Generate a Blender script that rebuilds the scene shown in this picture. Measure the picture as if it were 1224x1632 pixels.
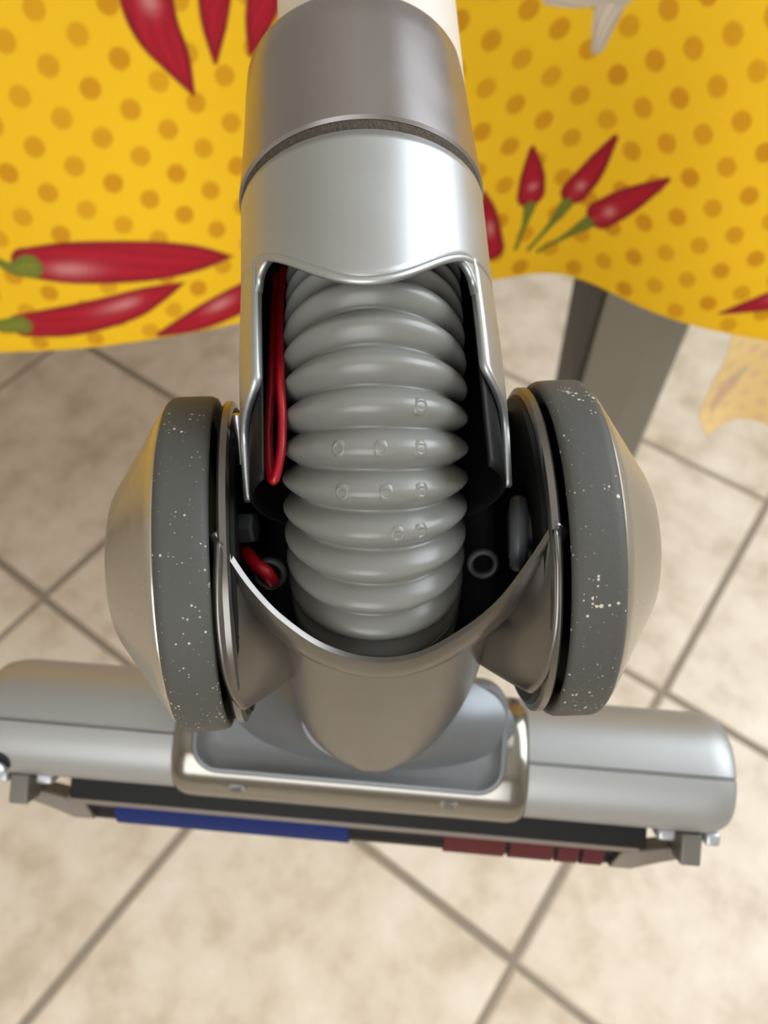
import bpy, bmesh, math, random
import numpy as np
from mathutils import Vector, Matrix

random.seed(4)
scene = bpy.context.scene
for o in list(bpy.data.objects):
    bpy.data.objects.remove(o)
col = scene.collection
R = math.radians

# ------------------------------------------------------------------ camera
TILE = 0.333
CAM_H = 2.5597 * TILE
FPX = 1260.0
PITCH, ROLL = R(54.697), R(0.333)
_f = Vector((0, math.cos(PITCH), -math.sin(PITCH)))
_r0 = Vector((1, 0, 0))
_u0 = Vector((0, math.sin(PITCH), math.cos(PITCH)))
CR = _r0 * math.cos(ROLL) + _u0 * math.sin(ROLL)
CU = -_r0 * math.sin(ROLL) + _u0 * math.cos(ROLL)
CF = _f
CPOS = Vector((0, 0, CAM_H))
cam_data = bpy.data.cameras.new('camera')
cam = bpy.data.objects.new('camera', cam_data)
col.objects.link(cam)
m = Matrix((CR, CU, -CF)).transposed().to_4x4()
m.translation = CPOS
cam.matrix_world = m
cam_data.sensor_fit = 'HORIZONTAL'
cam_data.sensor_width = 36.0
cam_data.lens = 36.0 * FPX / 1224.0
cam_data.clip_start = 0.01
cam_data.dof.use_dof = True
cam_data.dof.focus_distance = 0.152
cam_data.dof.aperture_fstop = 21.0
scene.camera = cam

# ------------------------------------------------------------------ world, daylight, exposure
world = bpy.data.worlds.new('sky')
scene.world = world
world.use_nodes = True
bg = world.node_tree.nodes['Background']
bg.inputs[0].default_value = (0.78, 0.88, 1.0, 1)
bg.inputs[1].default_value = 2.5

def area(name, loc, target, sx, sy, power, colour):
    l = bpy.data.lights.new(name, 'AREA')
    l.shape = 'RECTANGLE'; l.size = sx; l.size_y = sy
    l.energy = power; l.color = colour
    o = bpy.data.objects.new(name, l)
    col.objects.link(o)
    o.location = loc
    d = Vector(target) - Vector(loc)
    o.rotation_euler = d.to_track_quat('-Z', 'Y').to_euler()
    return o
area('window_daylight', (1.25, 0.55, 1.72), (0, 0.45, 1.0), 1.6, 1.05, 36, (0.88, 0.94, 1.0))
area('balcony_daylight', (-0.40, -1.74, 1.45), (-0.1, 0, 1.0), 1.2, 1.6, 21, (1.0, 0.96, 0.90))

scene.view_settings.view_transform = 'Standard'
scene.view_settings.look = 'None'
scene.view_settings.gamma = 1.0
scene.view_settings.use_curve_mapping = False
scene.view_settings.exposure = -0.12

# ------------------------------------------------------------------ helpers
def at(px, py, d):
    """a point of the appliance, millimetres right / up / away"""
    return Vector(((px - 612.0) * d / FPX, (816.0 - py) * d / FPX, d))

def wd(v):
    """appliance millimetres to room metres"""
    return CPOS + CR * (v[0] * .001) + CU * (v[1] * .001) + CF * (v[2] * .001)

def srgb(r, g, b):
    return tuple(((c / 255) / 12.92 if c / 255 <= .04045 else (((c / 255) + .055) / 1.055) ** 2.4) for c in (r, g, b)) + (1,)

def mat(name, colour, rough=.5, metal=0.0, bump=0.0, bscale=200, var=0.0, vscale=30, coat=0.0, spec=.5, sss=0.0, rvar=0.0):
    mt = bpy.data.materials.new(name)
    mt.use_nodes = True
    nt = mt.node_tree
    b = nt.nodes['Principled BSDF']
    b.inputs['Base Color'].default_value = colour
    b.inputs['Roughness'].default_value = rough
    b.inputs['Metallic'].default_value = metal
    b.inputs['Specular IOR Level'].default_value = spec
    b.inputs['Coat Weight'].default_value = coat
    if sss:
        b.inputs['Subsurface Weight'].default_value = sss
        b.inputs['Subsurface Radius'].default_value = (.004, .004, .004)
        b.inputs['Subsurface Scale'].default_value = 1
    tc = nt.nodes.new('ShaderNodeTexCoord')
    if var or rvar:
        n = nt.nodes.new('ShaderNodeTexNoise')
        n.inputs['Scale'].default_value = vscale
        n.inputs['Detail'].default_value = 6
        nt.links.new(tc.outputs['Object'], n.inputs['Vector'])
        if var:
            mx = nt.nodes.new('ShaderNodeMix'); mx.data_type = 'RGBA'
            mx.inputs[6].default_value = tuple(c * (1 - var) for c in colour[:3]) + (1,)
            mx.inputs[7].default_value = tuple(min(1, c * (1 + var)) for c in colour[:3]) + (1,)
            nt.links.new(n.outputs['Fac'], mx.inputs[0])
            nt.links.new(mx.outputs[2], b.inputs['Base Color'])
        if rvar:
            mr = nt.nodes.new('ShaderNodeMapRange')
            mr.inputs[3].default_value = rough - rvar; mr.inputs[4].default_value = rough + rvar
            nt.links.new(n.outputs['Fac'], mr.inputs[0])
            nt.links.new(mr.outputs[0], b.inputs['Roughness'])
    if bump:
        n2 = nt.nodes.new('ShaderNodeTexNoise')
        n2.inputs['Scale'].default_value = bscale
        n2.inputs['Detail'].default_value = 4
        nt.links.new(tc.outputs['Object'], n2.inputs['Vector'])
        bp = nt.nodes.new('ShaderNodeBump')
        bp.inputs['Strength'].default_value = bump
        bp.inputs['Distance'].default_value = .001
        nt.links.new(n2.outputs['Fac'], bp.inputs['Height'])
        nt.links.new(bp.outputs['Normal'], b.inputs['Normal'])
    return mt

def link_mesh(name, me, material, parent=None, loc=(0, 0, 0)):
    o = bpy.data.objects.new(name, me)
    col.objects.link(o)
    o.location = loc
    if material and not me.materials:
        me.materials.append(material)
    if parent:
        o.parent = parent
    return o

def mesh_of(verts, faces, smooth=True, angle=38, weld=0):
    me = bpy.data.meshes.new('mesh')
    me.from_pydata([tuple(v) for v in verts], [], faces)
    bm = bmesh.new(); bm.from_mesh(me)
    if weld:
        bmesh.ops.remove_doubles(bm, verts=bm.verts, dist=weld)
    bmesh.ops.recalc_face_normals(bm, faces=bm.faces)
    bm.to_mesh(me); bm.free()
    if smooth:
        me.polygons.foreach_set('use_smooth', [True] * len(me.polygons))
        me.set_sharp_from_angle(angle=R(angle))
    me.update()
    return me

def tag(o, label=None, cat=None, group=None, kind=None):
    if label: o['label'] = label
    if cat: o['category'] = cat
    if group: o['group'] = group
    if kind: o['kind'] = kind
    return o

def empty(name, loc):
    o = bpy.data.objects.new(name, None)
    o.empty_display_size = .05
    col.objects.link(o); o.location = loc
    return o

def boxmesh(lo, hi, bevel=0.0, seg=2):
    bm = bmesh.new()
    bmesh.ops.create_cube(bm, size=1)
    for v in bm.verts:
        v.co = Vector(((lo[i] + hi[i]) / 2 + v.co[i] * (hi[i] - lo[i]) for i in range(3)))
    if bevel:
        bmesh.ops.bevel(bm, geom=bm.edges[:], offset=bevel, segments=seg, affect='EDGES', profile=.5)
    me = bpy.data.meshes.new('mesh'); bm.to_mesh(me); bm.free()
    if bevel:
        me.polygons.foreach_set('use_smooth', [True] * len(me.polygons))
        me.set_sharp_from_angle(angle=R(40))
    return me

def grid_faces(nr, nc, wrap=False, base=0):
    fs = []
    for i in range(nr - 1):
        for j in range(nc if wrap else nc - 1):
            k = (j + 1) % nc
            fs.append((base + i * nc + j, base + i * nc + k, base + (i + 1) * nc + k, base + (i + 1) * nc + j))
    return fs

def spline(pts, n):
    """Catmull-Rom through tuples"""
    P = np.array(pts, float)
    Q = np.vstack([2 * P[0] - P[1], P, 2 * P[-1] - P[-2]])
    out = []
    seg = len(P) - 1
    for i in range(n):
        t = i / (n - 1) * seg
        k = min(int(t), seg - 1); f = t - k
        a, b, c, d = Q[k], Q[k + 1], Q[k + 2], Q[k + 3]
        out.append(.5 * ((2 * b) + (c - a) * f + (2 * a - 5 * b + 4 * c - d) * f * f + (3 * b - a - 3 * c + d) * f ** 3))
    return np.array(out)

# ------------------------------------------------------------------ materials
def tile_material():
    mt = mat('floor_tile', srgb(214, 199, 180), rough=.38, spec=.45)
    nt = mt.node_tree; b = nt.nodes['Principled BSDF']
    tc = nt.nodes.new('ShaderNodeTexCoord'); oi = nt.nodes.new('ShaderNodeObjectInfo')
    va = nt.nodes.new('ShaderNodeVectorMath'); va.operation = 'ADD'
    nt.links.new(tc.outputs['Object'], va.inputs[0])
    sc = nt.nodes.new('ShaderNodeVectorMath'); sc.operation = 'SCALE'; sc.inputs['Scale'].default_value = 1
    cmb = nt.nodes.new('ShaderNodeCombineXYZ')
    mm = nt.nodes.new('ShaderNodeMath'); mm.operation = 'MULTIPLY'; mm.inputs[1].default_value = 37
    nt.links.new(oi.outputs['Random'], mm.inputs[0]); nt.links.new(mm.outputs[0], cmb.inputs[0]); nt.links.new(mm.outputs[0], cmb.inputs[1])
    nt.links.new(cmb.outputs[0], va.inputs[1])
    n = nt.nodes.new('ShaderNodeTexNoise'); n.inputs['Scale'].default_value = 16; n.inputs['Detail'].default_value = 7; n.inputs['Roughness'].default_value = .62
    nt.links.new(va.outputs[0], n.inputs['Vector'])
    cr = nt.nodes.new('ShaderNodeValToRGB')
    cr.color_ramp.elements[0].position = .33; cr.color_ramp.elements[0].color = srgb(200, 183, 158)
    cr.color_ramp.elements[1].position = .68; cr.color_ramp.elements[1].color = srgb(236, 224, 206)
    e = cr.color_ramp.elements.new(.5); e.color = srgb(224, 209, 188)
    nt.links.new(n.outputs['Fac'], cr.inputs[0]); nt.links.new(cr.outputs[0], b.inputs['Base Color'])
    bp = nt.nodes.new('ShaderNodeBump'); bp.inputs['Strength'].default_value = .15; bp.inputs['Distance'].default_value = .001
    nt.links.new(n.outputs['Fac'], bp.inputs['Height']); nt.links.new(bp.outputs['Normal'], b.inputs['Normal'])
    return mt

def rubber_material():
    """grey rubber tread with dust and pale specks"""
    mt = mat('grey_rubber', srgb(75, 75, 71), rough=.62, spec=.35)
    nt = mt.node_tree; b = nt.nodes['Principled BSDF']
    tc = nt.nodes.new('ShaderNodeTexCoord')
    n = nt.nodes.new('ShaderNodeTexNoise'); n.inputs['Scale'].default_value = 700; n.inputs['Detail'].default_value = 5
    nt.links.new(tc.outputs['Object'], n.inputs['Vector'])
    big = nt.nodes.new('ShaderNodeTexNoise'); big.inputs['Scale'].default_value = 110; big.inputs['Detail'].default_value = 2
    nt.links.new(tc.outputs['Object'], big.inputs['Vector'])
    vo = nt.nodes.new('ShaderNodeTexVoronoi'); vo.inputs['Scale'].default_value = 1250
    nt.links.new(tc.outputs['Object'], vo.inputs['Vector'])
    sep = nt.nodes.new('ShaderNodeSeparateColor'); nt.links.new(vo.outputs['Color'], sep.inputs[0])
    p5 = nt.nodes.new('ShaderNodeMath'); p5.operation = 'POWER'; p5.inputs[1].default_value = 4
    nt.links.new(sep.outputs[0], p5.inputs[0])
    dn = nt.nodes.new('ShaderNodeMapRange'); dn.inputs[1].default_value = .42; dn.inputs[2].default_value = .66; dn.inputs[3].default_value = .12; dn.inputs[4].default_value = .62
    nt.links.new(big.outputs['Fac'], dn.inputs[0])
    mu = nt.nodes.new('ShaderNodeMath'); mu.operation = 'MULTIPLY'          # speck size in each cell
    nt.links.new(p5.outputs[0], mu.inputs[0]); nt.links.new(dn.outputs[0], mu.inputs[1])
    lt = nt.nodes.new('ShaderNodeMath'); lt.operation = 'SUBTRACT'
    nt.links.new(mu.outputs[0], lt.inputs[0]); nt.links.new(vo.outputs['Distance'], lt.inputs[1])
    cr = nt.nodes.new('ShaderNodeMapRange'); cr.inputs[1].default_value = -.06; cr.inputs[2].default_value = .12
    nt.links.new(lt.outputs[0], cr.inputs[0])
    mx = nt.nodes.new('ShaderNodeMix'); mx.data_type = 'RGBA'
    mx.inputs[6].default_value = srgb(75, 75, 71); mx.inputs[7].default_value = srgb(196, 184, 166)
    nt.links.new(cr.outputs[0], mx.inputs[0]); nt.links.new(mx.outputs[2], b.inputs['Base Color'])
    bp = nt.nodes.new('ShaderNodeBump'); bp.inputs['Strength'].default_value = .2; bp.inputs['Distance'].default_value = .0005
    nt.links.new(n.outputs['Fac'], bp.inputs['Height']); nt.links.new(bp.outputs['Normal'], b.inputs['Normal'])
    return mt

M = dict(
    tile=tile_material(),
    grout=mat('grout', srgb(150, 138, 120), rough=.9, bump=.3, bscale=400, var=.12, vscale=60),
    wall=mat('plaster', srgb(206, 198, 184), rough=.9, bump=.1),
    ceil=mat('white_paint', srgb(238, 236, 230), rough=.9),
    frame=mat('window_paint', srgb(240, 240, 236), rough=.5),
    leg=mat('grey_leg_paint', srgb(124, 121, 112), rough=.42, metal=.25, bump=.05),
    legdark=mat('leg_side_dark', srgb(62, 58, 52), rough=.5),
    top=mat('table_wood', srgb(150, 110, 70), rough=.5, var=.2),
    silver=mat('silver_plastic', srgb(118, 115, 111), rough=.30, metal=.9, var=.04, vscale=60, rvar=.05),
    sleeve=mat('satin_silver', srgb(178, 181, 182), rough=.42, metal=.9, var=.03, vscale=90, rvar=.06),
    collar=mat('dark_satin_silver', srgb(158, 153, 154), rough=.30, metal=.9, var=.04, vscale=70, rvar=.06),
    hubm=mat('pearl_silver', srgb(182, 176, 164), rough=.27, metal=.8, var=.05, vscale=60, rvar=.05),
    headm=mat('head_silver', srgb(162, 163, 163), rough=.46, metal=.55, var=.03, vscale=50),
    gloss=mat('glossy_grey', srgb(136, 132, 124), rough=.16, metal=.85, var=.03, vscale=40),
    trayc=mat('tray_grey', srgb(114, 117, 120), rough=.42, metal=.5),
    hose=mat('smoky_hose', srgb(122, 122, 117), rough=.30, spec=.5, var=.05, vscale=120),
    black=mat('black_plastic', srgb(11, 11, 12), rough=.55, var=.2, spec=.25),
    dark=mat('charcoal_plastic', srgb(52, 54, 58), rough=.42),
    rubber=rubber_material(),
    white=mat('cream_tube', srgb(205, 198, 188), rough=.4),
    red=mat('red_wire', srgb(158, 10, 28), rough=.35),
    blue=mat('blue_felt', srgb(20, 38, 98), rough=.95, bump=.6, bscale=900),
    redbr=mat('red_bristle', srgb(84, 18, 22), rough=.8, bump=.6, bscale=900),
    lip=mat('taupe_plastic', srgb(128, 116, 104), rough=.5, var=.1),
    clip=mat('clip_grey', srgb(108, 104, 97), rough=.4, metal=.3, var=.1),
    lug=mat('lug_silver', srgb(186, 188, 194), rough=.3, metal=.6),
    dust=mat('groove_dirt', srgb(74, 66, 56), rough=.95, bump=1.0, bscale=1500, var=.6, vscale=1200),
)

# ------------------------------------------------------------------ room shell
def struct(name, me, material):
    return tag(link_mesh(name, me, material), kind='structure')

X0, X1, Y0, Y1, ZC = -2.2, 1.3, -1.8, 2.6, 2.7
floor = struct('floor', boxmesh((X0, Y0, -.06), (X1, Y1, -.0022)), M['grout'])
tag(floor, 'grey grout bed under the diagonal beige floor tiles')

def joined_boxes(boxes):
    bm = bmesh.new()
    for lo, hi in boxes:
        g = bmesh.ops.create_cube(bm, size=1)
        for v in g['verts']:
            v.co = Vector(((lo[i] + hi[i]) / 2 + v.co[i] * (hi[i] - lo[i]) for i in range(3)))
    me = bpy.data.meshes.new('mesh'); bm.to_mesh(me); bm.free()
    return me

def wall_with_hole(axis, p0, p1, a0, a1, h0, h1, w0, w1):
    """wall from a0 to a1 along the other axis with one opening"""
    def bx(u0, u1, z0, z1):
        return ((p0, u0, z0), (p1, u1, z1)) if axis == 'x' else ((u0, p0, z0), (u1, p1, z1))
    return joined_boxes([bx(a0, h0, -.06, ZC), bx(h1, a1, -.06, ZC), bx(h0, h1, -.06, w0), bx(h0, h1, w1, ZC)])

struct('ceiling', boxmesh((X0 - .1, Y0 - .1, ZC), (X1 + .1, Y1 + .1, ZC + .1)), M['ceil'])
struct('wall_left', boxmesh((X0 - .1, Y0, -.06), (X0, Y1, ZC)), M['wall'])
struct('wall_far', boxmesh((X0 - .1, Y1, -.06), (X1 + .1, Y1 + .1, ZC)), M['wall'])
struct('wall_right', wall_with_hole('x', X1, X1 + .1, Y0, Y1, -.3, 1.4, 1.15, 2.3), M['wall'])
struct('wall_near', wall_with_hole('y', Y0 - .1, Y0, X0 - .1, X1 + .1, -1.05, .25, .6, 2.3), M['wall'])
def window(name, boxes):
    return struct(name, joined_boxes(boxes), M['frame'])
window('window_1', [((X1, -.30, 1.15), (X1 + .06, -.25, 2.3)), ((X1, 1.35, 1.15), (X1 + .06, 1.40, 2.3)), ((X1, -.25, 1.15), (X1 + .06, 1.35, 1.20)),
                    ((X1, -.25, 2.25), (X1 + .06, 1.35, 2.3)), ((X1 + .01, .525, 1.20), (X1 + .05, .575, 2.25))])
window('window_2', [((-1.05, Y0 - .06, .6), (-1.0, Y0, 2.3)), ((.20, Y0 - .06, .6), (.25, Y0, 2.3)), ((-1.0, Y0 - .06, .6), (.20, Y0, .65)), ((-1.0, Y0 - .06, 2.25), (.20, Y0, 2.3))])

# floor tiles, each its own piece
TH, OU, OV = R(-35.711), -.154997, -.424273
cth, sth = math.cos(TH), math.sin(TH)
g = .0035
bm = bmesh.new()
hw = TILE / 2 - g
bmesh.ops.create_cube(bm, size=1)
for v in bm.verts:
    v.co = Vector((v.co.x * 2 * hw, v.co.y * 2 * hw, -.004 + v.co.z * .008))
bmesh.ops.bevel(bm, geom=[e for e in bm.edges if e.verts[0].co.z > -.003 and e.verts[1].co.z > -.003], offset=.0022, segments=2, affect='EDGES')
tile_me = bpy.data.meshes.new('tile'); bm.to_mesh(tile_me); bm.free()
tile_me.polygons.foreach_set('use_smooth', [True] * len(tile_me.polygons)); tile_me.set_sharp_from_angle(angle=R(50))
tile_me.materials.append(M['tile'])
for i in range(-12, 13):
    for j in range(-12, 13):
        U, V = (i + .5 - OU) * TILE, (j + .5 - OV) * TILE
        x, y = cth * U - sth * V, sth * U + cth * V
        if X0 - .05 < x < X1 + .03 and Y0 - .05 < y < Y1 + .05:
            t = link_mesh('tile', tile_me, None, floor, (x, y, random.uniform(-.0003, .0003)))
            t.rotation_euler = (0, 0, TH + random.choice((0, 1, 2, 3)) * math.pi / 2)

# ------------------------------------------------------------------ table under the cloth
table = empty('table', (-.36, .82, 0))
tag(table, 'table with square grey metal leg under the yellow chili cloth', 'table')
def tpart(name, lo, hi, material, bev=.003):
    o = (-.36, .82, 0)
    return link_mesh(name, boxmesh([lo[i] - o[i] for i in range(3)], [hi[i] - o[i] for i in range(3)], bev), material, table)
tpart('tabletop', (-.98, .412, .722), (.250, 1.24, .7490), M['top'])
tpart('apron', (-.93, .50, .66), (.16, .52, .722), M['leg'])
def prism(pts0, pts1):
    n = len(pts0)
    me = bpy.data.meshes.new('mesh')
    me.from_pydata([tuple(p) for p in pts0] + [tuple(p) for p in pts1], [], [tuple(range(n))[::-1], tuple(range(n, 2 * n))] + [(i, (i + 1) % n, n + (i + 1) % n, n + i) for i in range(n)])
    return me
def table_leg(cx, cy, mirror):
    s = mirror
    def ring(z, k):
        c = [(-.034, -.026), (.006, -.034), (.034, -.030), (.034, .034), (-.034, .034)]
        return [(cx + s * x * k + .36, cy + y * k - .82, z) for x, y in c]
    lg = link_mesh('leg', prism(ring(0, .96), ring(.722, 1.0)), M['leg'], table)
    lg['label'] = 'square grey metal leg'
    fl = [(-.034, -.024), (-.034, .03), (-.052, .03), (-.052, -.018)]
    def fr(z, k):
        return [(cx + s * (-.034 + (x + .034) * k) + .36, cy + y - .82, z) for x, y in fl]
    link_mesh('leg_side_strip', prism(fr(.28, .15), fr(.722, 1.35)), M['legdark'], lg)  # dark strip along one side of the leg, narrowing downwards
table_leg(.196, .49, 1)
table_leg(-.90, .49, -1)
table_leg(.196, 1.17, 1)
table_leg(-.90, 1.17, -1)

# ------------------------------------------------------------------ tablecloth: drape, fold, printed pattern
HEM = [(-.99, .354, .520), (-.62, .352, .520), (-.30, .350, .520), (-.20, .353, .520), (-.14, .362, .521), (-.086, .378, .521), (-.02, .392, .527), (.064, .400, .536),
       (.098, .402, .540), (.122, .395, .540), (.165, .376, .531), (.210, .366, .524), (.262, .362, .520), (.300, .376, .518), (.312, .42, .520), (.312, .60, .52), (.312, .92, .52), (.312, 1.22, .52)]
ZT = .7535
CLW, CLV, CLT = 1450, 240, 90
def cloth_points():
    c = spline(HEM, CLW)
    seg = np.r_[0, np.cumsum(np.hypot(np.diff(c[:, 0]), np.diff(c[:, 1])))]
    x, y, zh = c[:, 0], c[:, 1], c[:, 2]
    seg = seg - np.interp(-.62, x[:CLW // 2], seg[:CLW // 2])
    side = np.clip((x - .262) / .05, 0, 1) * np.clip((y - .36) / .05, 0, 1)
    xt = np.minimum(x, .266)
    yt = np.where(y > .44, y, .399 + .12 * (y - .375) * (1 - side))
    V = np.linspace(0, 1, CLV)[:, None]
    w = V ** 1.15 * (1 - .25 * (1 - V))
    X = x + (xt - x) * w; Y = y + (yt - y) * w
    Z = zh + (ZT - .008 - zh) * V
    bulge = .004 * np.sin(seg * 33)[None, :] * np.sin(np.pi * V)
    Y = Y - bulge
    vv = (Z - zh)
    # rounded edge, then flat over the table
    T = np.linspace(0, 1, CLT)[1:, None]
    a = np.clip(T * 8, 0, 1) * np.pi / 2
    back = .008 * np.sin(a) + np.clip(T - .125, 0, 1) * .75
    sidecol = np.where((y > .40) & (x > .29), 1, 0)
    Xt = xt + 0 * T - sidecol * np.minimum(back, .010)
    Yt = yt + (1 - sidecol) * back
    Zt = ZT - .008 + .008 * (1 - np.cos(a)) + 0 * x
    X = np.vstack([X, Xt]); Y = np.vstack([Y, Yt]); Z = np.vstack([Z, Zt])
    U = np.tile(seg, (X.shape[0], 1)) * 1000
    VV = np.vstack([vv, vv[-1] + back + 0 * x]) * 1000
    return X, Y, Z, U, VV

def sstep(a, b, x):
    t = np.clip((x - a) / (b - a), 0, 1)
    return t * t * (3 - 2 * t)

YEL, DOT = np.array(srgb(255, 211, 36)[:3]), np.array(srgb(222, 156, 22)[:3])
RED, DRED, HIL = np.array(srgb(186, 32, 50)[:3]), np.array(srgb(142, 26, 42)[:3]), np.array(srgb(226, 150, 150)[:3])
GRN, WHT = np.array(srgb(140, 146, 58)[:3]), np.array(srgb(226, 214, 198)[:3])

def paint(U, V, colr, pts, rad, main, edge, hil=None, soft=1.0):
    """one printed shape: a tapered stroke in cloth millimetres"""
    S = spline(pts, 40); rr = spline([(r,) for r in rad], 40)[:, 0]
    x0, x1 = S[:, 0].min() - 25, S[:, 0].max() + 25
    y0, y1 = S[:, 1].min() - 25, S[:, 1].max() + 25
    idx = np.where((U > x0) & (U < x1) & (V > y0) & (V < y1))[0]
    if not len(idx): return
    u, v = U[idx], V[idx]
    best = np.full(len(idx), 1e9); side = np.zeros(len(idx)); tt = np.zeros(len(idx))
    tang = np.gradient(S, axis=0)
    for k in range(40):
        dx, dy = u - S[k, 0], v - S[k, 1]
        d = np.hypot(dx, dy) - max(rr[k], .05)
        b = d < best
        best = np.where(b, d, best)
        nx, ny = -tang[k, 1], tang[k, 0]
        L = math.hypot(nx, ny) + 1e-9
        side = np.where(b, (dx * nx + dy * ny) / L / max(rr[k], .5), side)
        tt = np.where(b, k / 39, tt)
    a = 1 - sstep(-soft * .5, soft * .6, best)
    e = sstep(-4.5, -.5, best)
    c = main + (edge - main) * (e * .8)[:, None]
    st = .5 + .5 * np.sin(side * 9 + tt * 14)
    c = c * (.9 + .2 * st)[:, None]
    if hil is not None:
        hp, hs = hil
        h = np.exp(-((tt - hp) / .10) ** 2 - ((side - hs) / .33) ** 2)
        c = c + (HIL - c) * (h * .85)[:, None]
    colr[idx] = colr[idx] + (c - colr[idx]) * a[:, None]

def print_pattern(U, V, CH):
    n = len(U)
    colr = np.tile(YEL, (n, 1))
    # quincunx of dots: 32.5 mm across, 22.3 mm down
    du, dv = U - 480.0, V - 162.7
    p = (du / 16.24 - dv / 11.15) / 2; q = (-du / 16.24 - dv / 11.15) / 2
    fp, fq = p - np.round(p), q - np.round(q)
    dx = (fp - fq) * 16.24; dy = -(fp + fq) * 11.15
    r = np.hypot(dx, dy)
    h = np.sin(np.round(p) * 12.9898 + np.round(q) * 78.233) * 43758.5453
    h = h - np.floor(h)
    a = (1 - sstep(4.3, 5.6, r)) * (.65 + .3 * h)
    colr = colr + (DOT - colr) * a[:, None]
    for item in CH:
        paint(U, V, colr, *item)
    return colr

CH = []
def chili(pts, rad, hil, stem=None, soft=1.4):
    CH.append((pts, rad, RED, DRED, hil, soft))
    if stem:
        CH.append((stem[0], stem[1], GRN, GRN * .7, None, 1.2))
chili([(426, 59), (450, 56.5), (486, 51), (513, 47.5), (535, 45)], [9, 12.5, 12, 8, .6], (.22, -.3), ([(406, 64), (416, 56), (426, 57)], [1.5, 3.5, 7]))
chili([(410, 19), (436, 20.4), (470, 25), (488, 29.5), (505, 34)], [8, 10.5, 9.5, 6, .6], (.5, .2), ([(396, 19), (409, 19.5)], [4, 6]))
chili([(485, 3), (511, 9), (537, 17), (560, 25)], [2, 8, 9.5, 8], (.5, .3))
chili([(515, 192), (514, 176), (516, 163), (522, 150), (528, 134)], [12, 12.5, 11, 7.5, 1.2], (.28, .1))
chili([(549, 190), (546, 176), (543.5, 163), (541.5, 147)], [9, 8, 6, 1.2], (.1, 0))
chili([(575, 188), (570, 175), (565, 163), (559, 149)], [8, 8, 6.5, 1], (.1, 0))
chili([(703.6, 81), (706, 65), (707, 54)], [1.6, 6.6, 7.8], (.8, .1), ([(707.5, 46), (706, 34), (703, 20)], [3.4, 1.5, 1.2]))
chili([(746, 88), (738.4, 68), (731, 54)], [1.6, 6, 7.4], (.85, .1), ([(728, 46), (720, 31), (711, 18)], [3.6, 1.5, 1.2]))
chili([(778, 79), (761, 59), (748, 44)], [1.4, 6.6, 8], (.85, .1), ([(742, 37), (730, 25), (717, 16)], [3.6, 1.5, 1.2]))
chili([(830, 13), (846, 22), (868, 32), (900, 38)], [.8, 4.5, 8, 9], (.6, .2))
chili([(680, 60), (684, 45), (689, 22)], [1, 5, 7], (.7, 0))
CH.append(([(735, 172), (729, 150), (727.5, 130)], [9, 7, 3], WHT, WHT * .75, None, 1.6))
CH.append(([(700, 155), (716, 153), (735, 156)], [3, 4.5, 6], WHT, WHT * .8, None, 1.6))
X, Y, Z, U, VV = cloth_points()
me = bpy.data.meshes.new('tablecloth')
nr, nc = X.shape
O = (-.15, .42, .50)
me.vertices.add(nr * nc)
me.vertices.foreach_set('co', np.stack([X - O[0], Y - O[1], Z - O[2]], -1).reshape(-1).astype(np.float32))
ii = np.arange(nr * nc).reshape(nr, nc)
quads = np.stack([ii[:-1, :-1], ii[:-1, 1:], ii[1:, 1:], ii[1:, :-1]], -1).reshape(-1, 4)
me.loops.add(quads.size); me.polygons.add(len(quads))
me.loops.foreach_set('vertex_index', quads.reshape(-1).astype(np.int32))
me.polygons.foreach_set('loop_start', np.arange(0, quads.size, 4, dtype=np.int32))
me.polygons.foreach_set('use_smooth', np.ones(len(quads), bool))
me.update(); me.validate()
def colour_attr(me, colr):
    ca = me.color_attributes.new('print', 'FLOAT_COLOR', 'POINT')
    ca.data.foreach_set('color', np.c_[colr, np.ones(len(colr))].reshape(-1).astype(np.float32))
colour_attr(me, print_pattern(U.reshape(-1), VV.reshape(-1), CH))
def cloth_material(name, pale):
    mt = bpy.data.materials.new(name); mt.use_nodes = True
    nt = mt.node_tree; b = nt.nodes['Principled BSDF']
    at_ = nt.nodes.new('ShaderNodeAttribute'); at_.attribute_name = 'print'
    b.inputs['Roughness'].default_value = .75
    b.inputs['Specular IOR Level'].default_value = .25
    mx = nt.nodes.new('ShaderNodeMix'); mx.data_type = 'RGBA'
    mx.inputs[0].default_value = pale; mx.inputs[7].default_value = srgb(252, 236, 200)
    nt.links.new(at_.outputs['Color'], mx.inputs[6]); nt.links.new(mx.outputs[2], b.inputs['Base Color'])
    tr = nt.nodes.new('ShaderNodeBsdfTranslucent'); ms = nt.nodes.new('ShaderNodeMixShader'); ms.inputs[0].default_value = .28
    nt.links.new(mx.outputs[2], tr.inputs['Color'])
    nt.links.new(b.outputs[0], ms.inputs[1]); nt.links.new(tr.outputs[0], ms.inputs[2])
    nt.links.new(ms.outputs[0], nt.nodes['Material Output'].inputs['Surface'])
    tc = nt.nodes.new('ShaderNodeTexCoord'); n = nt.nodes.new('ShaderNodeTexNoise'); n.inputs['Scale'].default_value = 700
    nt.links.new(tc.outputs['Object'], n.inputs['Vector'])
    bp = nt.nodes.new('ShaderNodeBump'); bp.inputs['Strength'].default_value = .12; bp.inputs['Distance'].default_value = .0006
    nt.links.new(n.outputs['Fac'], bp.inputs['Height']); nt.links.new(bp.outputs['Normal'], b.inputs['Normal'])
    return mt
M['cloth'] = cloth_material('printed_cotton', 0.0)
M['clothback'] = cloth_material('printed_cotton_reverse', .66)
cloth = empty('tablecloth', O)
tag(cloth, 'yellow dotted tablecloth printed with red chilies hanging over the table edge', 'tablecloth')
drape = link_mesh('cloth_drape', me, M['cloth'], cloth)
sol = drape.modifiers.new('thickness', 'SOLIDIFY'); sol.thickness = .0008; sol.offset = -1

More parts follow.
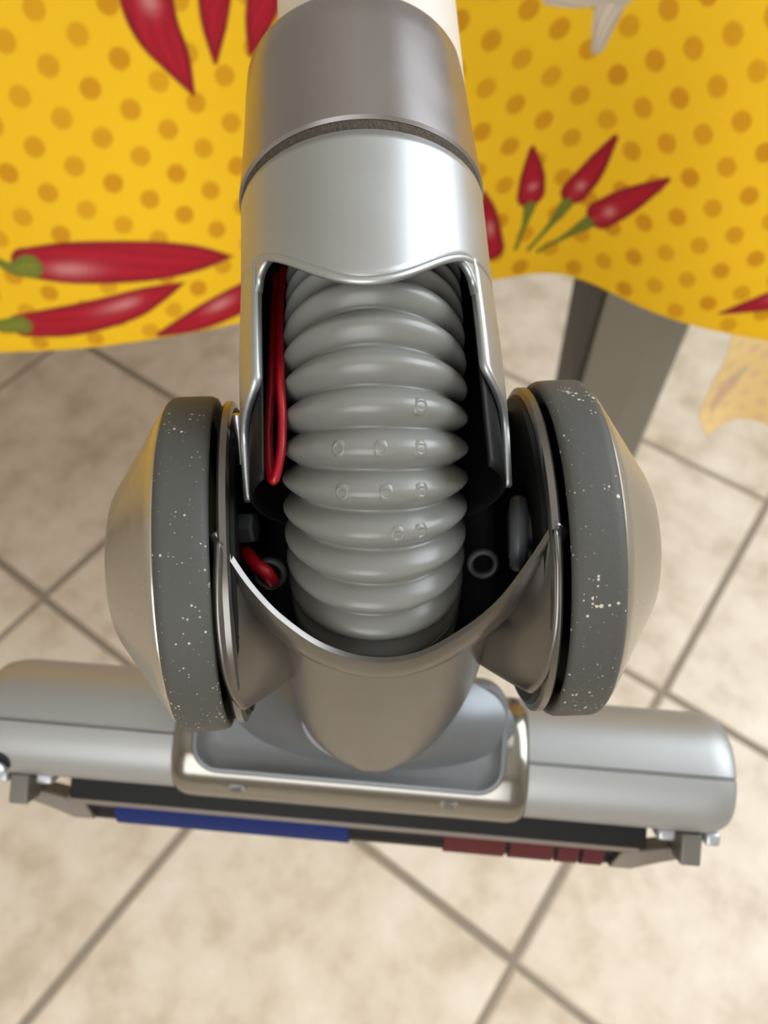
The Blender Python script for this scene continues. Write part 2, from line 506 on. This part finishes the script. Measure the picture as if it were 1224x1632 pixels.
# the pale reverse of a lower hanging corner
nu, nv = 120, 130
cv = []; cu_ = []; cvv = []
LE = spline([(.2813, .49, .4213), (.2865, .49, .3872), (.2866, .492, .3478), (.2880, .49, .3155), (.3023, .486, .2909)], nv)
RE = spline([(.44, .52, .430), (.44, .52, .400), (.44, .52, .370), (.44, .52, .330), (.44, .52, .290)], nv)
for j in range(nv):
    for i in range(nu):
        t = i / (nu - 1)
        p = LE[j] * (1 - t) + RE[j] * t
        wv = .010 * math.sin(t * 7) * (.4 + j / nv)
        cv.append((p[0] - O[0], p[1] + wv - O[1], p[2] - O[2])); cu_.append(t * 150); cvv.append((1 - j / (nv - 1)) * 130)
cme = mesh_of(cv, grid_faces(nv, nu))
CH2 = [([(22, 62), (19, 50), (12, 26)], [7.5, 8, 1.2], RED, DRED, (.3, -.1), 3), ([(30, 71), (25, 67)], [3, 4], GRN, GRN * .7, None, 2),
       ([(3, 3), (42, 3)], [4.5, 4.5], YEL * np.array((1, .8, .3)), YEL * .8, None, 2)]
ca = print_pattern(np.array(cu_), np.array(cvv), CH2)
colour_attr(cme, ca)
corner = link_mesh('hanging_corner', cme, M['clothback'], cloth)
corner['label'] = 'pale reverse of the cloth corner with a faded chili'
s2 = corner.modifiers.new('thickness', 'SOLIDIFY'); s2.thickness = .0008

# ------------------------------------------------------------------ vacuum cleaner
BASE = wd(at(600, 1240, 275))
vac = empty('vacuum_cleaner', BASE)
tag(vac, 'silver vacuum cleaner floor head with ribbed grey hose and two round wheels', 'vacuum cleaner')

def part(name, verts, faces, material, parent=None, solid=0.0, angle=38, weld=0, label=None, bev=0.0):
    vs = [wd(v) - BASE for v in verts]
    me = mesh_of(vs, faces, True, angle, weld)
    o = link_mesh(name, me, material, parent or vac)
    if solid:
        s = o.modifiers.new('thickness', 'SOLIDIFY'); s.thickness = solid * .001; s.offset = 0
    if bev:
        b = o.modifiers.new('edge', 'BEVEL'); b.width = bev * .001; b.segments = 2; b.limit_method = 'ANGLE'; b.angle_limit = R(40)
    if label: o['label'] = label
    return o

def frame_of(axis):
    w = Vector(axis).normalized()
    n = Vector((0, 0, -1)); n = (n - w * n.dot(w)).normalized()      # towards the lens side
    s = w.cross(n).normalized()
    return w, n, s

def lathe_data(origin, axis, prof, n=96, cap=True):
    w, nn, s = frame_of(axis)
    o = Vector(origin)
    vs, fs = [], []
    for r, h in prof:
        for k in range(n):
            a = 2 * math.pi * k / n
            vs.append(o + w * h + (nn * math.cos(a) + s * math.sin(a)) * r)
    fs = grid_faces(len(prof), n, True)
    if cap:
        fs.append(tuple(range(n))[::-1]); b = (len(prof) - 1) * n; fs.append(tuple(range(b, b + n)))
    return vs, fs

def tube_data(path, rad, n=16):
    P = [Vector(p) for p in path]
    vs, up = [], Vector((0, 0, -1))
    for i, p in enumerate(P):
        d = (P[min(i + 1, len(P) - 1)] - P[max(i - 1, 0)]).normalized()
        a = (up - d * up.dot(d)).normalized(); b = d.cross(a)
        r = rad[i] if hasattr(rad, '__len__') else rad
        for k in range(n):
            t = 2 * math.pi * k / n
            vs.append(p + (a * math.cos(t) + b * math.sin(t)) * r)
    fs = grid_faces(len(P), n, True)
    fs.append(tuple(range(n))[::-1]); q = (len(P) - 1) * n; fs.append(tuple(range(q, q + n)))
    return vs, fs

# --- wand, collar, sleeve (axis runs up the picture and recedes)
JA = at(578, 350, 178)
WAX = Vector((-.055, .945, .300)).normalized()
RS = 27.0
prof = [(22.0, 20), (22.0, 420)]
part('wand_tube', *lathe_data(JA + Vector((3.9, 0, 0)), WAX, prof, 64), M['white'], label='cream white tube')
prof = [(24.6, 2.3), (26.9, 2.2), (27.4, 2.9), (27.1, 7), (26.4, 18), (25.9, 30), (25.5, 36.2), (25.2, 37.0), (24.6, 37.4), (22.8, 37.4)]
cl = part('collar', *lathe_data(JA, WAX, prof, 128), M['collar'], label='darker satin grey collar')
part('groove_dust', *lathe_data(JA, WAX, [(25.0, -.6), (26.2, -.6), (26.6, .5), (26.9, 2.0), (26.4, 2.5), (25.0, 2.5)], 128), M['dust'], cl, label='dusty groove')

w, nn, ss = frame_of(WAX)
def cyl(th, t, r):
    return JA + w * (-t) + (nn * math.cos(th) + ss * math.sin(th)) * r
TO = R(53)
def lip(th):
    k = abs(th) / TO
    return 22.4 - 1.6 * th / TO + 11.2 * (math.cos(min(k, 1) * math.pi) * .5 + .5) ** .9
RSO = RS - .8
vs, fs = [], []
def patch(rows):
    b = len(vs); nc_ = len(rows[0])
    for r in rows: vs.extend(r)
    fs.extend(grid_faces(len(rows), nc_, False, b))
NA = 40
patch([[cyl(-TO + 2 * TO * j / NA, lip(-TO + 2 * TO * j / NA) * i / 16 + .3 * (1 - i / 16), RSO) for j in range(NA + 1)] for i in range(17)])
back0, back1 = TO, 2 * math.pi - TO
patch([[cyl(back0 + (back1 - back0) * j / 72, (lip(TO) + (lip(-TO) - lip(TO)) * j / 72) * i / 16 + .3 * (1 - i / 16), RSO) for j in range(73)] for i in range(17)])
TE = 65.0
def tedge(t):
    if t < 46: return TO
    k = min(1, (t - 46) / 9)
    return TO + R(28) * (k * k * (3 - 2 * k)) + R(10) * max(0, (t - 55) / 10)
for sg in (1, -1):
    tc = lip(sg * TO)
    rows = []
    for i in range(41):
        t = tc + (TE - tc) * i / 40
        e0 = tedge(t)
        e1 = R(128) - R(34) * max(0, (t - 51) / 14) ** 1.5
        rr = RSO + .35 * math.sin(min(1, max(0, (t - tc) / 36)) * math.pi)
        rows.append([cyl(sg * (e0 + (e1 - e0) * j / 20), t, rr) for j in range(21)])
    patch(rows)
    # rounded upper corner of the window
    rows = []
    span = R(17)
    for i in range(9):
        row = []
        for j in range(11):
            th = TO - span * j / 10
            top = lip(sg * th) - .2
            tf = lip(sg * th) + 7.0 * (1 - math.sqrt(max(0, 1 - (1 - j / 10) ** 2)))
            row.append(cyl(sg * th, top + (tf - top) * i / 8, RSO + .02))
        rows.append(row)
    patch(rows)
sleeve = part('sleeve', vs, fs, M['sleeve'], solid=1.6, weld=.02 * .001, angle=40, label='light satin silver sleeve with cut-out window')
TC = 22.4
# rolled lip along the window
lp = [cyl(-TO * .96 + 2 * TO * .96 * j / 60, lip(-TO * .96 + 2 * TO * .96 * j / 60) + .3, RS - .35) for j in range(61)]
part('window_lip', *tube_data(lp, .85, 10), M['sleeve'], sleeve)
# dark liner inside
rows = []
for i in range(30):
    t = TC - 14 + (66 - TC + 14) * i / 29
    rows.append([cyl(R(56) + R(248) * j / 60, t, RS - 1.9) for j in range(61)])
part('liner', [p for r in rows for p in r], grid_faces(30, 61), M['black'], sleeve, solid=.6)
rows = [[cyl(R(-56) + R(112) * j / 30, 3 + (TC - 1 - 3) * i / 6, RS - 2.2) for j in range(31)] for i in range(7)]
part('liner', [p for r in rows for p in r], grid_faces(7, 31), M['black'], sleeve, solid=.6)

# --- ribbed hose
PITCHMM = 5.75
step = .25
def hose_angle(s):
    a = 4.6 + s * 1.32
    if s < -27: a = -31 + (-27 - s) * 1.1
    return R(max(-31, min(74, min(a, -8) if s < -27 else a)))
ys, zs = (816 - 715) * 163.5 / FPX, 163.5
path = {0: (ys, zs)}
N1, N0 = int(50 / step), int(50 / step)
y, z = ys, zs
for k in range(1, N1):
    a = hose_angle(k * step); y -= math.cos(a) * step; z += math.sin(a) * step; path[k] = (y, z)
y, z = ys, zs
for k in range(1, N0):
    a = hose_angle(-k * step); y += math.cos(a) * step; z -= math.sin(a) * step; path[-k] = (y, z)
pts, rad = [], []
for k in range(-N0 + 1, N1):
    s = k * step
    pts.append((-1.8 - .012 * min(0, s) * -1, path[k][0], path[k][1]))
    c = (.5 + .5 * math.cos(2 * math.pi * s / PITCHMM))
    rad.append(15.9 + 3.3 * c ** .5)
hose = part('hose', *tube_data(pts, rad, 96), M['hose'], angle=80, label='smoky grey ribbed hose')
def hose_surf(k_ring, px_off):
    k = int(round(k_ring * PITCHMM / step))
    yy, zz = path[k]
    a = hose_angle(k * step)
    th = math.asin(px_off / 19.0)
    nrm = Vector((0, -math.sin(a), -math.cos(a)))
    return Vector((-1.8, yy, zz)) + (nrm * math.cos(th) + Vector((1, 0, 0)) * math.sin(th)) * 19.05, (nrm * math.cos(th) + Vector((1, 0, 0)) * math.sin(th))
for kr, off in ((-1, 8.6), (0, -6.6), (0, 1.2), (0, 8.6), (1, 2.2), (1, 8.8), (1, -6), (2, 4.4), (2, 8.8)):
    c, n_ = hose_surf(kr, off)
    vs2, fs2 = lathe_data(c - n_ * .35, n_, [(.4, .1), (.6, .35), (1.0, .52), (1.4, .38), (1.75, 0)], 14, False)
    part('hose_nub', vs2, fs2, M['hose'], hose)

# --- wheels
def wheel(C, axis):
    C = Vector(C)
    root = bpy.data.objects.new('wheel', None); col.objects.link(root); root.parent = vac; root.location = wd(C) - BASE
    def wp(name, prof, material, cap, ang=38, lab=None):
        vs_, fs_ = lathe_data(C, axis, prof, 128, cap)
        me_ = mesh_of([wd(v) - wd(C) for v in vs_], fs_, True, ang)
        o = link_mesh(name, me_, material, root)
        if lab: o['label'] = lab
        return o
    wp('tyre', [(33.0, 2.2), (35.2, .5), (36.8, -.1), (37.7, .3), (38.1, 1.2), (38.2, 3), (38.2, 8.4), (38.0, 9.5), (37.3, 10.3), (36.0, 10.7), (33, 10.7)], M['rubber'], False, 50, 'dusty grey rubber tyre')
    wp('hub_dome', [(36.4, 10.0), (36.3, 10.9), (35.6, 11.7), (33.9, 12.8), (31, 14.7), (24.5, 19.0), (19, 22.7), (17.6, 23.5), (16.2, 24.0), (14.6, 24.2), (12, 24.4), (0.05, 24.7)], M['hubm'], False, 30, 'silver conical hub cover')
    wp('wheel_well', [(36.4, 1.0), (34.5, 4.5), (20, 5.5), (6, 5.5), (6, 2)], M['black'], False)
    return root
LC, LAX = (-36.6, -11.4, 185), Vector((-math.cos(R(6)), -.045, -math.sin(R(6))))
RC, RAX = (34.9, -8.2, 184), Vector((1, .040, .0))
wl = wheel(LC, LAX); wr = wheel(RC, RAX)
wl['label'] = 'wheel with pale highlight beside the red wire'
wr['label'] = 'wheel in front of the table leg'

# --- yoke side plates
def plate(C, ax, nm):
    C = Vector(C); ax = Vector(ax).normalized()
    c2 = C - ax * 3.8
    pl = part('side_plate', *lathe_data(c2, ax, [(30, 0), (36.2, 0), (36.9, .5), (36.9, 1.8), (36.3, 2.3), (30, 2.3)], 128, True), M['silver'], label='silver plate beside the wheel')
    part('inner_disc', *lathe_data(c2 - ax * .4, ax, [(3, -.5), (34.6, -.5), (35.4, .2), (35.2, .8), (30, .8)], 96, False), M['black'], pl)
    return pl
pL = plate(LC, LAX, 'l'); pR = plate(RC, RAX, 'r')

# --- neck cover: tongue, rim band, cheeks
RIM = [(346, 846, 150), (372, 892, 151), (405, 938, 152.5), (450, 984, 154.5), (515, 1028, 156), (592, 1050, 156.5), (665, 1042, 156), (735, 1006, 154.5), (795, 958, 152.5), (846, 892, 150.5), (886, 830, 148)]
rim = spline(RIM, 81)
neck = None
rows = []
TROWS = [(1050, 986, 436, 782, 156.8, 171), (1076, 1030, 452, 768, 164, 181), (1106, 1068, 462, 757, 173, 190), (1138, 1106, 471, 741, 184, 200), (1168, 1143, 484, 719, 196, 210), (1193, 1173, 502, 694, 207, 218), (1212, 1199, 530, 664, 216, 223), (1226, 1221, 572, 622, 223, 225)]
TR = spline(TROWS, 40)
for cy, sy, xl, xr, zc, zs_ in TR:
    row = []
    for j in range(41):
        th = R(-84) + R(168) * j / 40
        sx = math.sin(th) / math.sin(R(84)); cz = (1 - math.cos(th)) / (1 - math.cos(R(84)))
        px = (xl + xr) / 2 + (xr - xl) / 2 * sx
        row.append(at(px, cy + (sy - cy) * cz, zc + (zs_ - zc) * cz))
    rows.append(row)
neck = part('neck_cover', [p for r in rows for p in r], grid_faces(40, 41), M['silver'], solid=1.6, angle=60, label='glossy silver tongue of the neck')
# rim band
rows = []
for i, (px, py, d) in enumerate(rim):
    t = i / 80; e = abs(2 * t - 1)
    tx = rim[min(i + 1, 80)] - rim[max(i - 1, 0)]
    L = math.hypot(tx[0], tx[1]); nx, ny = -tx[1] / L, tx[0] / L
    if ny < 0: nx, ny = -nx, -ny
    bw = 22 + 3 * (1 - e)
    rows.append([at(px, py, d + 2.0), at(px, py, d), at(px + nx * 5, py + ny * 5, d - .5), at(px + nx * bw * .55, py + ny * bw * .55, d + .4), at(px + nx * bw, py + ny * bw, d + 3.2), at(px + nx * (bw + 3), py + ny * (bw + 3), d + 8)])
part('neck_rim', [p for r in rows for p in r], grid_faces(81, 6), M['silver'], neck, solid=.8, angle=50, label='bright rolled rim')
def cheek(Opts, Ipts, bulge):
    A, B = spline(Opts, 30), spline(Ipts, 30)
    rows = []
    for i in range(30):
        row = []
        for j in range(17):
            t = j / 16
            p = A[i] * (1 - t) + B[i] * t
            p[2] += bulge * math.sin(math.pi * t) * (.3 + .7 * i / 29)
            row.append(at(*p))
        rows.append(row)
    return part('cheek', [p for r in rows for p in r], grid_faces(30, 17), M['silver'], neck, solid=1.4, angle=60)
def zdisc(py, C, r=36.9):
    # depth of the plate edge seen at this height
    best = None
    for k in range(0, 900):
        a = R(k * .1)          # 0 = near, 90 = bottom
        d = C[2] - r * math.cos(a); yv = C[1] - r * math.sin(a)
        q = abs((816 - yv * FPX / d) - py)
        if best is None or q < best[0]: best = (q, d)
    return best[1]
def oc(lst, C): return [(x, y, zdisc(y, C)) for x, y in lst]
cheek(oc([(346, 862), (343, 930), (345, 1000), (354, 1065), (368, 1108), (386, 1131)], LC),
      [(356, 872, 151.5), (392, 938, 156), (428, 985, 161), (455, 1018, 168), (466, 1046, 176), (466, 1076, 186)], -1.5)
cheek(oc([(888, 842), (893, 905), (892, 990), (881, 1050), (865, 1086), (843, 1104)], RC),
      [(878, 852, 150.5), (844, 910, 155), (808, 960, 161), (782, 996, 168), (770, 1025, 176), (764, 1054, 186)], -1.5)
# dark inside of the neck
rows = []
for i in range(25):
    a = R(-100) + R(152) * i / 24
    rows.append([Vector((-37 + 73 * j / 8, -10 - 33 * math.sin(a), 186 + 31 * math.cos(a))) for j in range(9)])
part('pivot_housing', [p for r in rows for p in r], grid_faces(25, 9), M['black'], solid=1.0)

# --- small inside fittings and wires
wire = spline([(452, 430, 178), (447, 480, 172), (446, 545, 164), (447, 610, 156), (450, 670, 154), (447, 725, 153), (437, 765, 153), (430, 745, 155), (428, 690, 158), (432, 620, 162), (436, 540, 168), (440, 440, 178)], 80)
part('wire', *tube_data([at(*p) for p in wire], .95, 10), M['red'], label='red wire loop')
wire = spline([(392, 880, 168), (408, 900, 164), (424, 912, 163), (434, 926, 166)], 20)
part('wire', *tube_data([at(*p) for p in wire], 1.5, 10), M['red'], label='short red wire end')
def ring_at(c, axis, r, tr, material, nm, par=None):
    prof = [(r + tr * math.cos(a), tr * 1.4 * math.sin(a)) for a in [2 * math.pi * k / 12 for k in range(13)]]
    return part(nm, *lathe_data(c, axis, prof, 32, False), material, par)
ring_at(at(430, 914, 166), (0, -.35, -.94), 2.9, .75, M['dark'], 'eyelet')
ring_at(at(770, 898, 166), (0, -.35, -.94), 2.7, .7, M['dark'], 'eyelet')
ring_at(at(826, 850, 162), (1, 0, -.15), 6.6, 1.3, M['dark'], 'retaining_clip')
part('hinge_pin', *lathe_data(at(818, 850, 166), (1, 0, -.1), [(.1, -1), (5.2, -1), (5.4, -.6), (5.4, 4)], 40, True), M['dark'])
hexv, hexf = lathe_data(at(384, 842, 165), (1, .05, -.12), [(3.4, 0), (3.4, 2.6), (3.0, 3.2), (.1, 3.2)], 6, True)
part('bolt', hexv, hexf, M['dark'], angle=20)
for (a0, a1) in (((378, 660, 164), (384, 738, 168)), ((793, 690, 166), (800, 640, 166))):
    A, B = at(*a0), at(*a1)
    part('pivot_strut', *tube_data([A, A.lerp(B, .5), B], 1.1, 10), M['collar'])

# --- cleaner head
PL, PR = at(-14, 1148, 273), at(1154, 1247, 262)
hx = (PR - PL); HL = hx.length; hx.normalize()
hz = Vector((0, 0.0, -1)); hz = (hz - hx * hz.dot(hx)).normalized()
hy = hz.cross(hx)
if hy.y < 0: hy = -hy
def hd(a, b, c): return PL + hx * a + hy * b + hz * c
head = bpy.data.objects.new('cleaner_head', None); col.objects.link(head); head.parent = vac; head.location = wd(hd(HL / 2, 0, 0)) - BASE
head['label'] = 'wide silver cleaner head with hinged sole plate'
HB = wd(hd(HL / 2, 0, 0))
def hpart(name, pts, faces, material, solid=0, angle=38, label=None, bev=0):
    me_ = mesh_of([wd(hd(*p)) - HB for p in pts], faces, True, angle)
    o = link_mesh(name, me_, material, head)
    if solid:
        s = o.modifiers.new('thickness', 'SOLIDIFY'); s.thickness = solid * .001; s.offset = 0
    if bev:
        b = o.modifiers.new('edge', 'BEVEL'); b.width = bev * .001; b.segments = 3; b.limit_method = 'ANGLE'; b.angle_limit = R(40)
    if label: o['label'] = label
    return o
BARP = [(17, -20), (19.6, -13), (20.2, -6), (18.6, 1), (15.5, 6), (11.5, 9.6), (7.0, 11.8), (5.5, 12.3), (5.1, 11.5), (4.6, 11.5), (4.2, 12.9), (0, 13.6), (-5, 13.2), (-9.5, 11.4), (-13, 8.4), (-15.6, 4.6), (-17.0, 0), (-17.4, -5), (-15, -10), (-10, -22), (6, -25)]
def swept(profile, a0, a1, endr, cen=(0, -4), n=40, esc=.82):
    pts = []
    AS = [a0 + endr * (1 - math.cos(k / 8 * math.pi / 2)) for k in range(9)]
    mids = [a0 + endr + (a1 - a0 - 2 * endr) * k / n for k in range(1, n)]
    AE = [a1 - endr * (1 - math.cos(k / 8 * math.pi / 2)) for k in range(8, -1, -1)]
    allA = AS + mids + AE
    for a in allA:
        e = min(a - a0, a1 - a) / endr
        e = max(0, min(1, e))
        s = esc + (1 - esc) * math.sqrt(max(0, 1 - (1 - e) ** 2))
        for b, c in profile:
            pts.append((a, cen[0] + (b - cen[0]) * s, cen[1] + (c - cen[1]) * s))
    m_ = len(profile)
    fs_ = grid_faces(len(allA), m_, True)
    fs_.append(tuple(range(m_))[::-1]); q = (len(allA) - 1) * m_; fs_.append(tuple(range(q, q + m_)))
    return pts, fs_
hpart('head_shell', *swept(BARP, 0, HL, 9), M['headm'], angle=32, label='satin silver shell with a seam line')
def X2A(px): return (px + 14) / 1168 * HL
# raised middle saddle
SAD = [(19, -12), (21.5, -4), (20, 4), (15.5, 10), (9, 14), (1, 16.4), (-5, 16.2), (-10.5, 14.2), (-15, 10.4), (-18, 5), (-19, -2), (-17, -8), (0, -14)]
sadd = [tuple(p) for p in spline(SAD + [SAD[0]], 60)[:-1]]
hpart('saddle', *swept(sadd, X2A(304), X2A(843), 6, (0, 0), 20, .86), M['gloss'], angle=50, label='glossy grey middle block')
# tray with rounded corners
def rrect(a0, a1, b0, b1, r, n=8):
    out = []
    for cx_, cy_, st in ((a1 - r, b1 - r, 0), (a0 + r, b1 - r, 90), (a0 + r, b0 + r, 180), (a1 - r, b0 + r, 270)):
        for k in range(n + 1):
            t = R(st + 90 * k / n)
            out.append((cx_ + r * math.cos(t), cy_ + r * math.sin(t)))
    return out
ta0, ta1, tb0, tb1 = X2A(338), X2A(806), -5.0, 30.0
rings = []
for off, c in ((0, 12), (0, 18.6), (.8, 19.6), (1.8, 19.6), (2.6, 18.8), (5.0, 17.6), (9, 17.2)):
    rings.append([(a, b, c + max(0, b) * -.10) for a, b in rrect(ta0 + off, ta1 - off, tb0 + off, tb1 - off, max(2.5, 9 - off))])
pts = [p for r in rings for p in r]; nrg = len(rings[0])
fs_ = grid_faces(len(rings), nrg, True); fs_.append(tuple(range((len(rings) - 1) * nrg, len(rings) * nrg)))
hpart('joint_tray', pts, fs_, M['trayc'], angle=40, label='blue grey recessed tray around the joint')
# flared joint skirt behind the tongue
rows = []
skc = X2A(604)
for k in range(15):
    t = min(1, k / 13)
    fl = (1 - t) ** 2.4
    cl_ = .02 if k == 14 else 1
    for j in range(64):
        an = 2 * math.pi * j / 64
        ra, rb = 19 + 26 * fl, 12 + 5.5 * fl
        rows.append((skc + ra * math.cos(an) * cl_, 17 + 4 * t + rb * math.sin(an) * cl_, 16.6 + 25 * t))
hpart('joint_skirt', rows, grid_faces(15, 64, True), M['trayc'], angle=50, label='flared grey skirt of the swivel joint')
# screws
for px, b in ((407, -10.3), (728, -9.6)):
    a = X2A(px)
    vs3 = []
    for r, h in ((2.6, -1.0), (2.6, .25), (2.0, .45), (1.2, .2), (.05, .1)):
        for k in range(24):
            t = 2 * math.pi * k / 24
            vs3.append((a + r * math.cos(t) * 1.2, b + r * math.sin(t) * .62, 14.6 + h))
    hpart('screw', vs3, grid_faces(5, 24, True), M['clip'])
# end hole with pin
for r0, cc, mm_, nm in ((4.6, 11.0, 'black', 'latch_hole'), (2.2, 12.2, 'lug', 'latch_pin')):
    vs3 = []; oy = 0 if nm == 'latch_hole' else -2.4
    for r, h in ((r0, -3), (r0, .6), (r0 * .8, .9), (.05, .9)):
        for k in range(28):
            t = 2 * math.pi * k / 28
            vs3.append((X2A(27 if nm == 'latch_hole' else 34) + r * math.cos(t), -9.4 + oy + r * math.sin(t), cc + h - .25 * r * math.sin(t) * -1))
    hpart(nm, vs3, grid_faces(4, 28, True), M[mm_])
def hbox(name, a0, a1, b0, b1, c0, c1, material, bev=.5, skew=0.0, label=None):
    p = [(a, b + (skew if a == a1 else 0), c) for a in (a0, a1) for b in (b0, b1) for c in (c0, c1)]
    f = [(0, 1, 3, 2), (4, 6, 7, 5), (0, 4, 5, 1), (2, 3, 7, 6), (0, 2, 6, 4), (1, 5, 7, 3)]
    return hpart(name, p, f, material, bev=bev, label=label)
hbox('sole_channel', X2A(118), X2A(1046), -25.5, -14, -16, -2.5, M['black'], .6, label='black slot of the sole')
hbox('sole_lip', X2A(110), X2A(1040), -28.0, -25.0, -17, -4.5, M['lip'], .8, label='thin taupe front lip of the sole')
# brush roller
def roller(name, a0, a1, r, ang0, ang1, material, lab=None):
    pts = []; na = 24
    for a in (a0, a1):
        for k in range(na + 1):
            t = R(ang0 + (ang1 - ang0) * k / na)
            pts.append((a, -27.0 + r * math.cos(t), -14 + r * math.sin(t)))
    n2 = na + 1
    f = grid_faces(2, n2); f.append(tuple(range(n2))); f.append(tuple(range(n2, 2 * n2))); f.append((0, n2 - 1, 2 * n2 - 1, n2))
    return hpart(name, pts, f, material, label=lab)
roller('brush_roller', X2A(150), X2A(1000), 8.3, 0, 359.9, M['black'], 'dark brush roller')
roller('felt_strip', X2A(190), X2A(575), 9.3, 60, 240, M['blue'], 'blue felt strip')
for p0, p1 in ((730, 828), (836, 905), (912, 945), (952, 985)):
    roller('bristle_strip', X2A(p0), X2A(p1), 9.2, 90, 220, M['redbr'], 'dark red bristle strip')
# hinge clips on both ends
for s_ in (0, 1):
    q = (lambda px: X2A(px)) if s_ == 0 else (lambda px: X2A(1140 - (px - 14) * 1.02))
    dd = 0 if s_ == 0 else -.6
    def hb(nm, p0, p1, *k, **kw):
        a0, a1 = sorted((q(p0), q(p1)))
        return hbox(nm, a0, a1, *k, **kw)
    hb('hinge_clip', 33, 64, -26.5 + dd, -16 + dd, -10, 4, M['clip'], .8)
    hb('hinge_lug', 4, 27, -20 + dd, -15.4 + dd, -6, 3, M['lug'], 1.2)
    hb('hinge_lug', 68, 96, -20 + dd, -16.0 + dd, -6, 1.5, M['lug'], 1.2)
    a0, a1 = q(36), q(150)
    pf = [(a0, -23.5 + dd), (a0, -27.5 + dd), (q(80), -30.0 + dd), (q(125), -33 + dd), (q(158), -33.0 + dd), (q(140), -27.5 + dd), (q(80), -25 + dd)]
    n7 = len(pf)
    ptsf = [(a, b, -5) for a, b in pf] + [(a, b, -15) for a, b in pf]
    hpart('sole_foot', ptsf, [tuple(range(n7)), tuple(range(n7, 2 * n7))[::-1]] + [(i, (i + 1) % n7, n7 + (i + 1) % n7, n7 + i) for i in range(n7)], M['lip'], bev=.6)
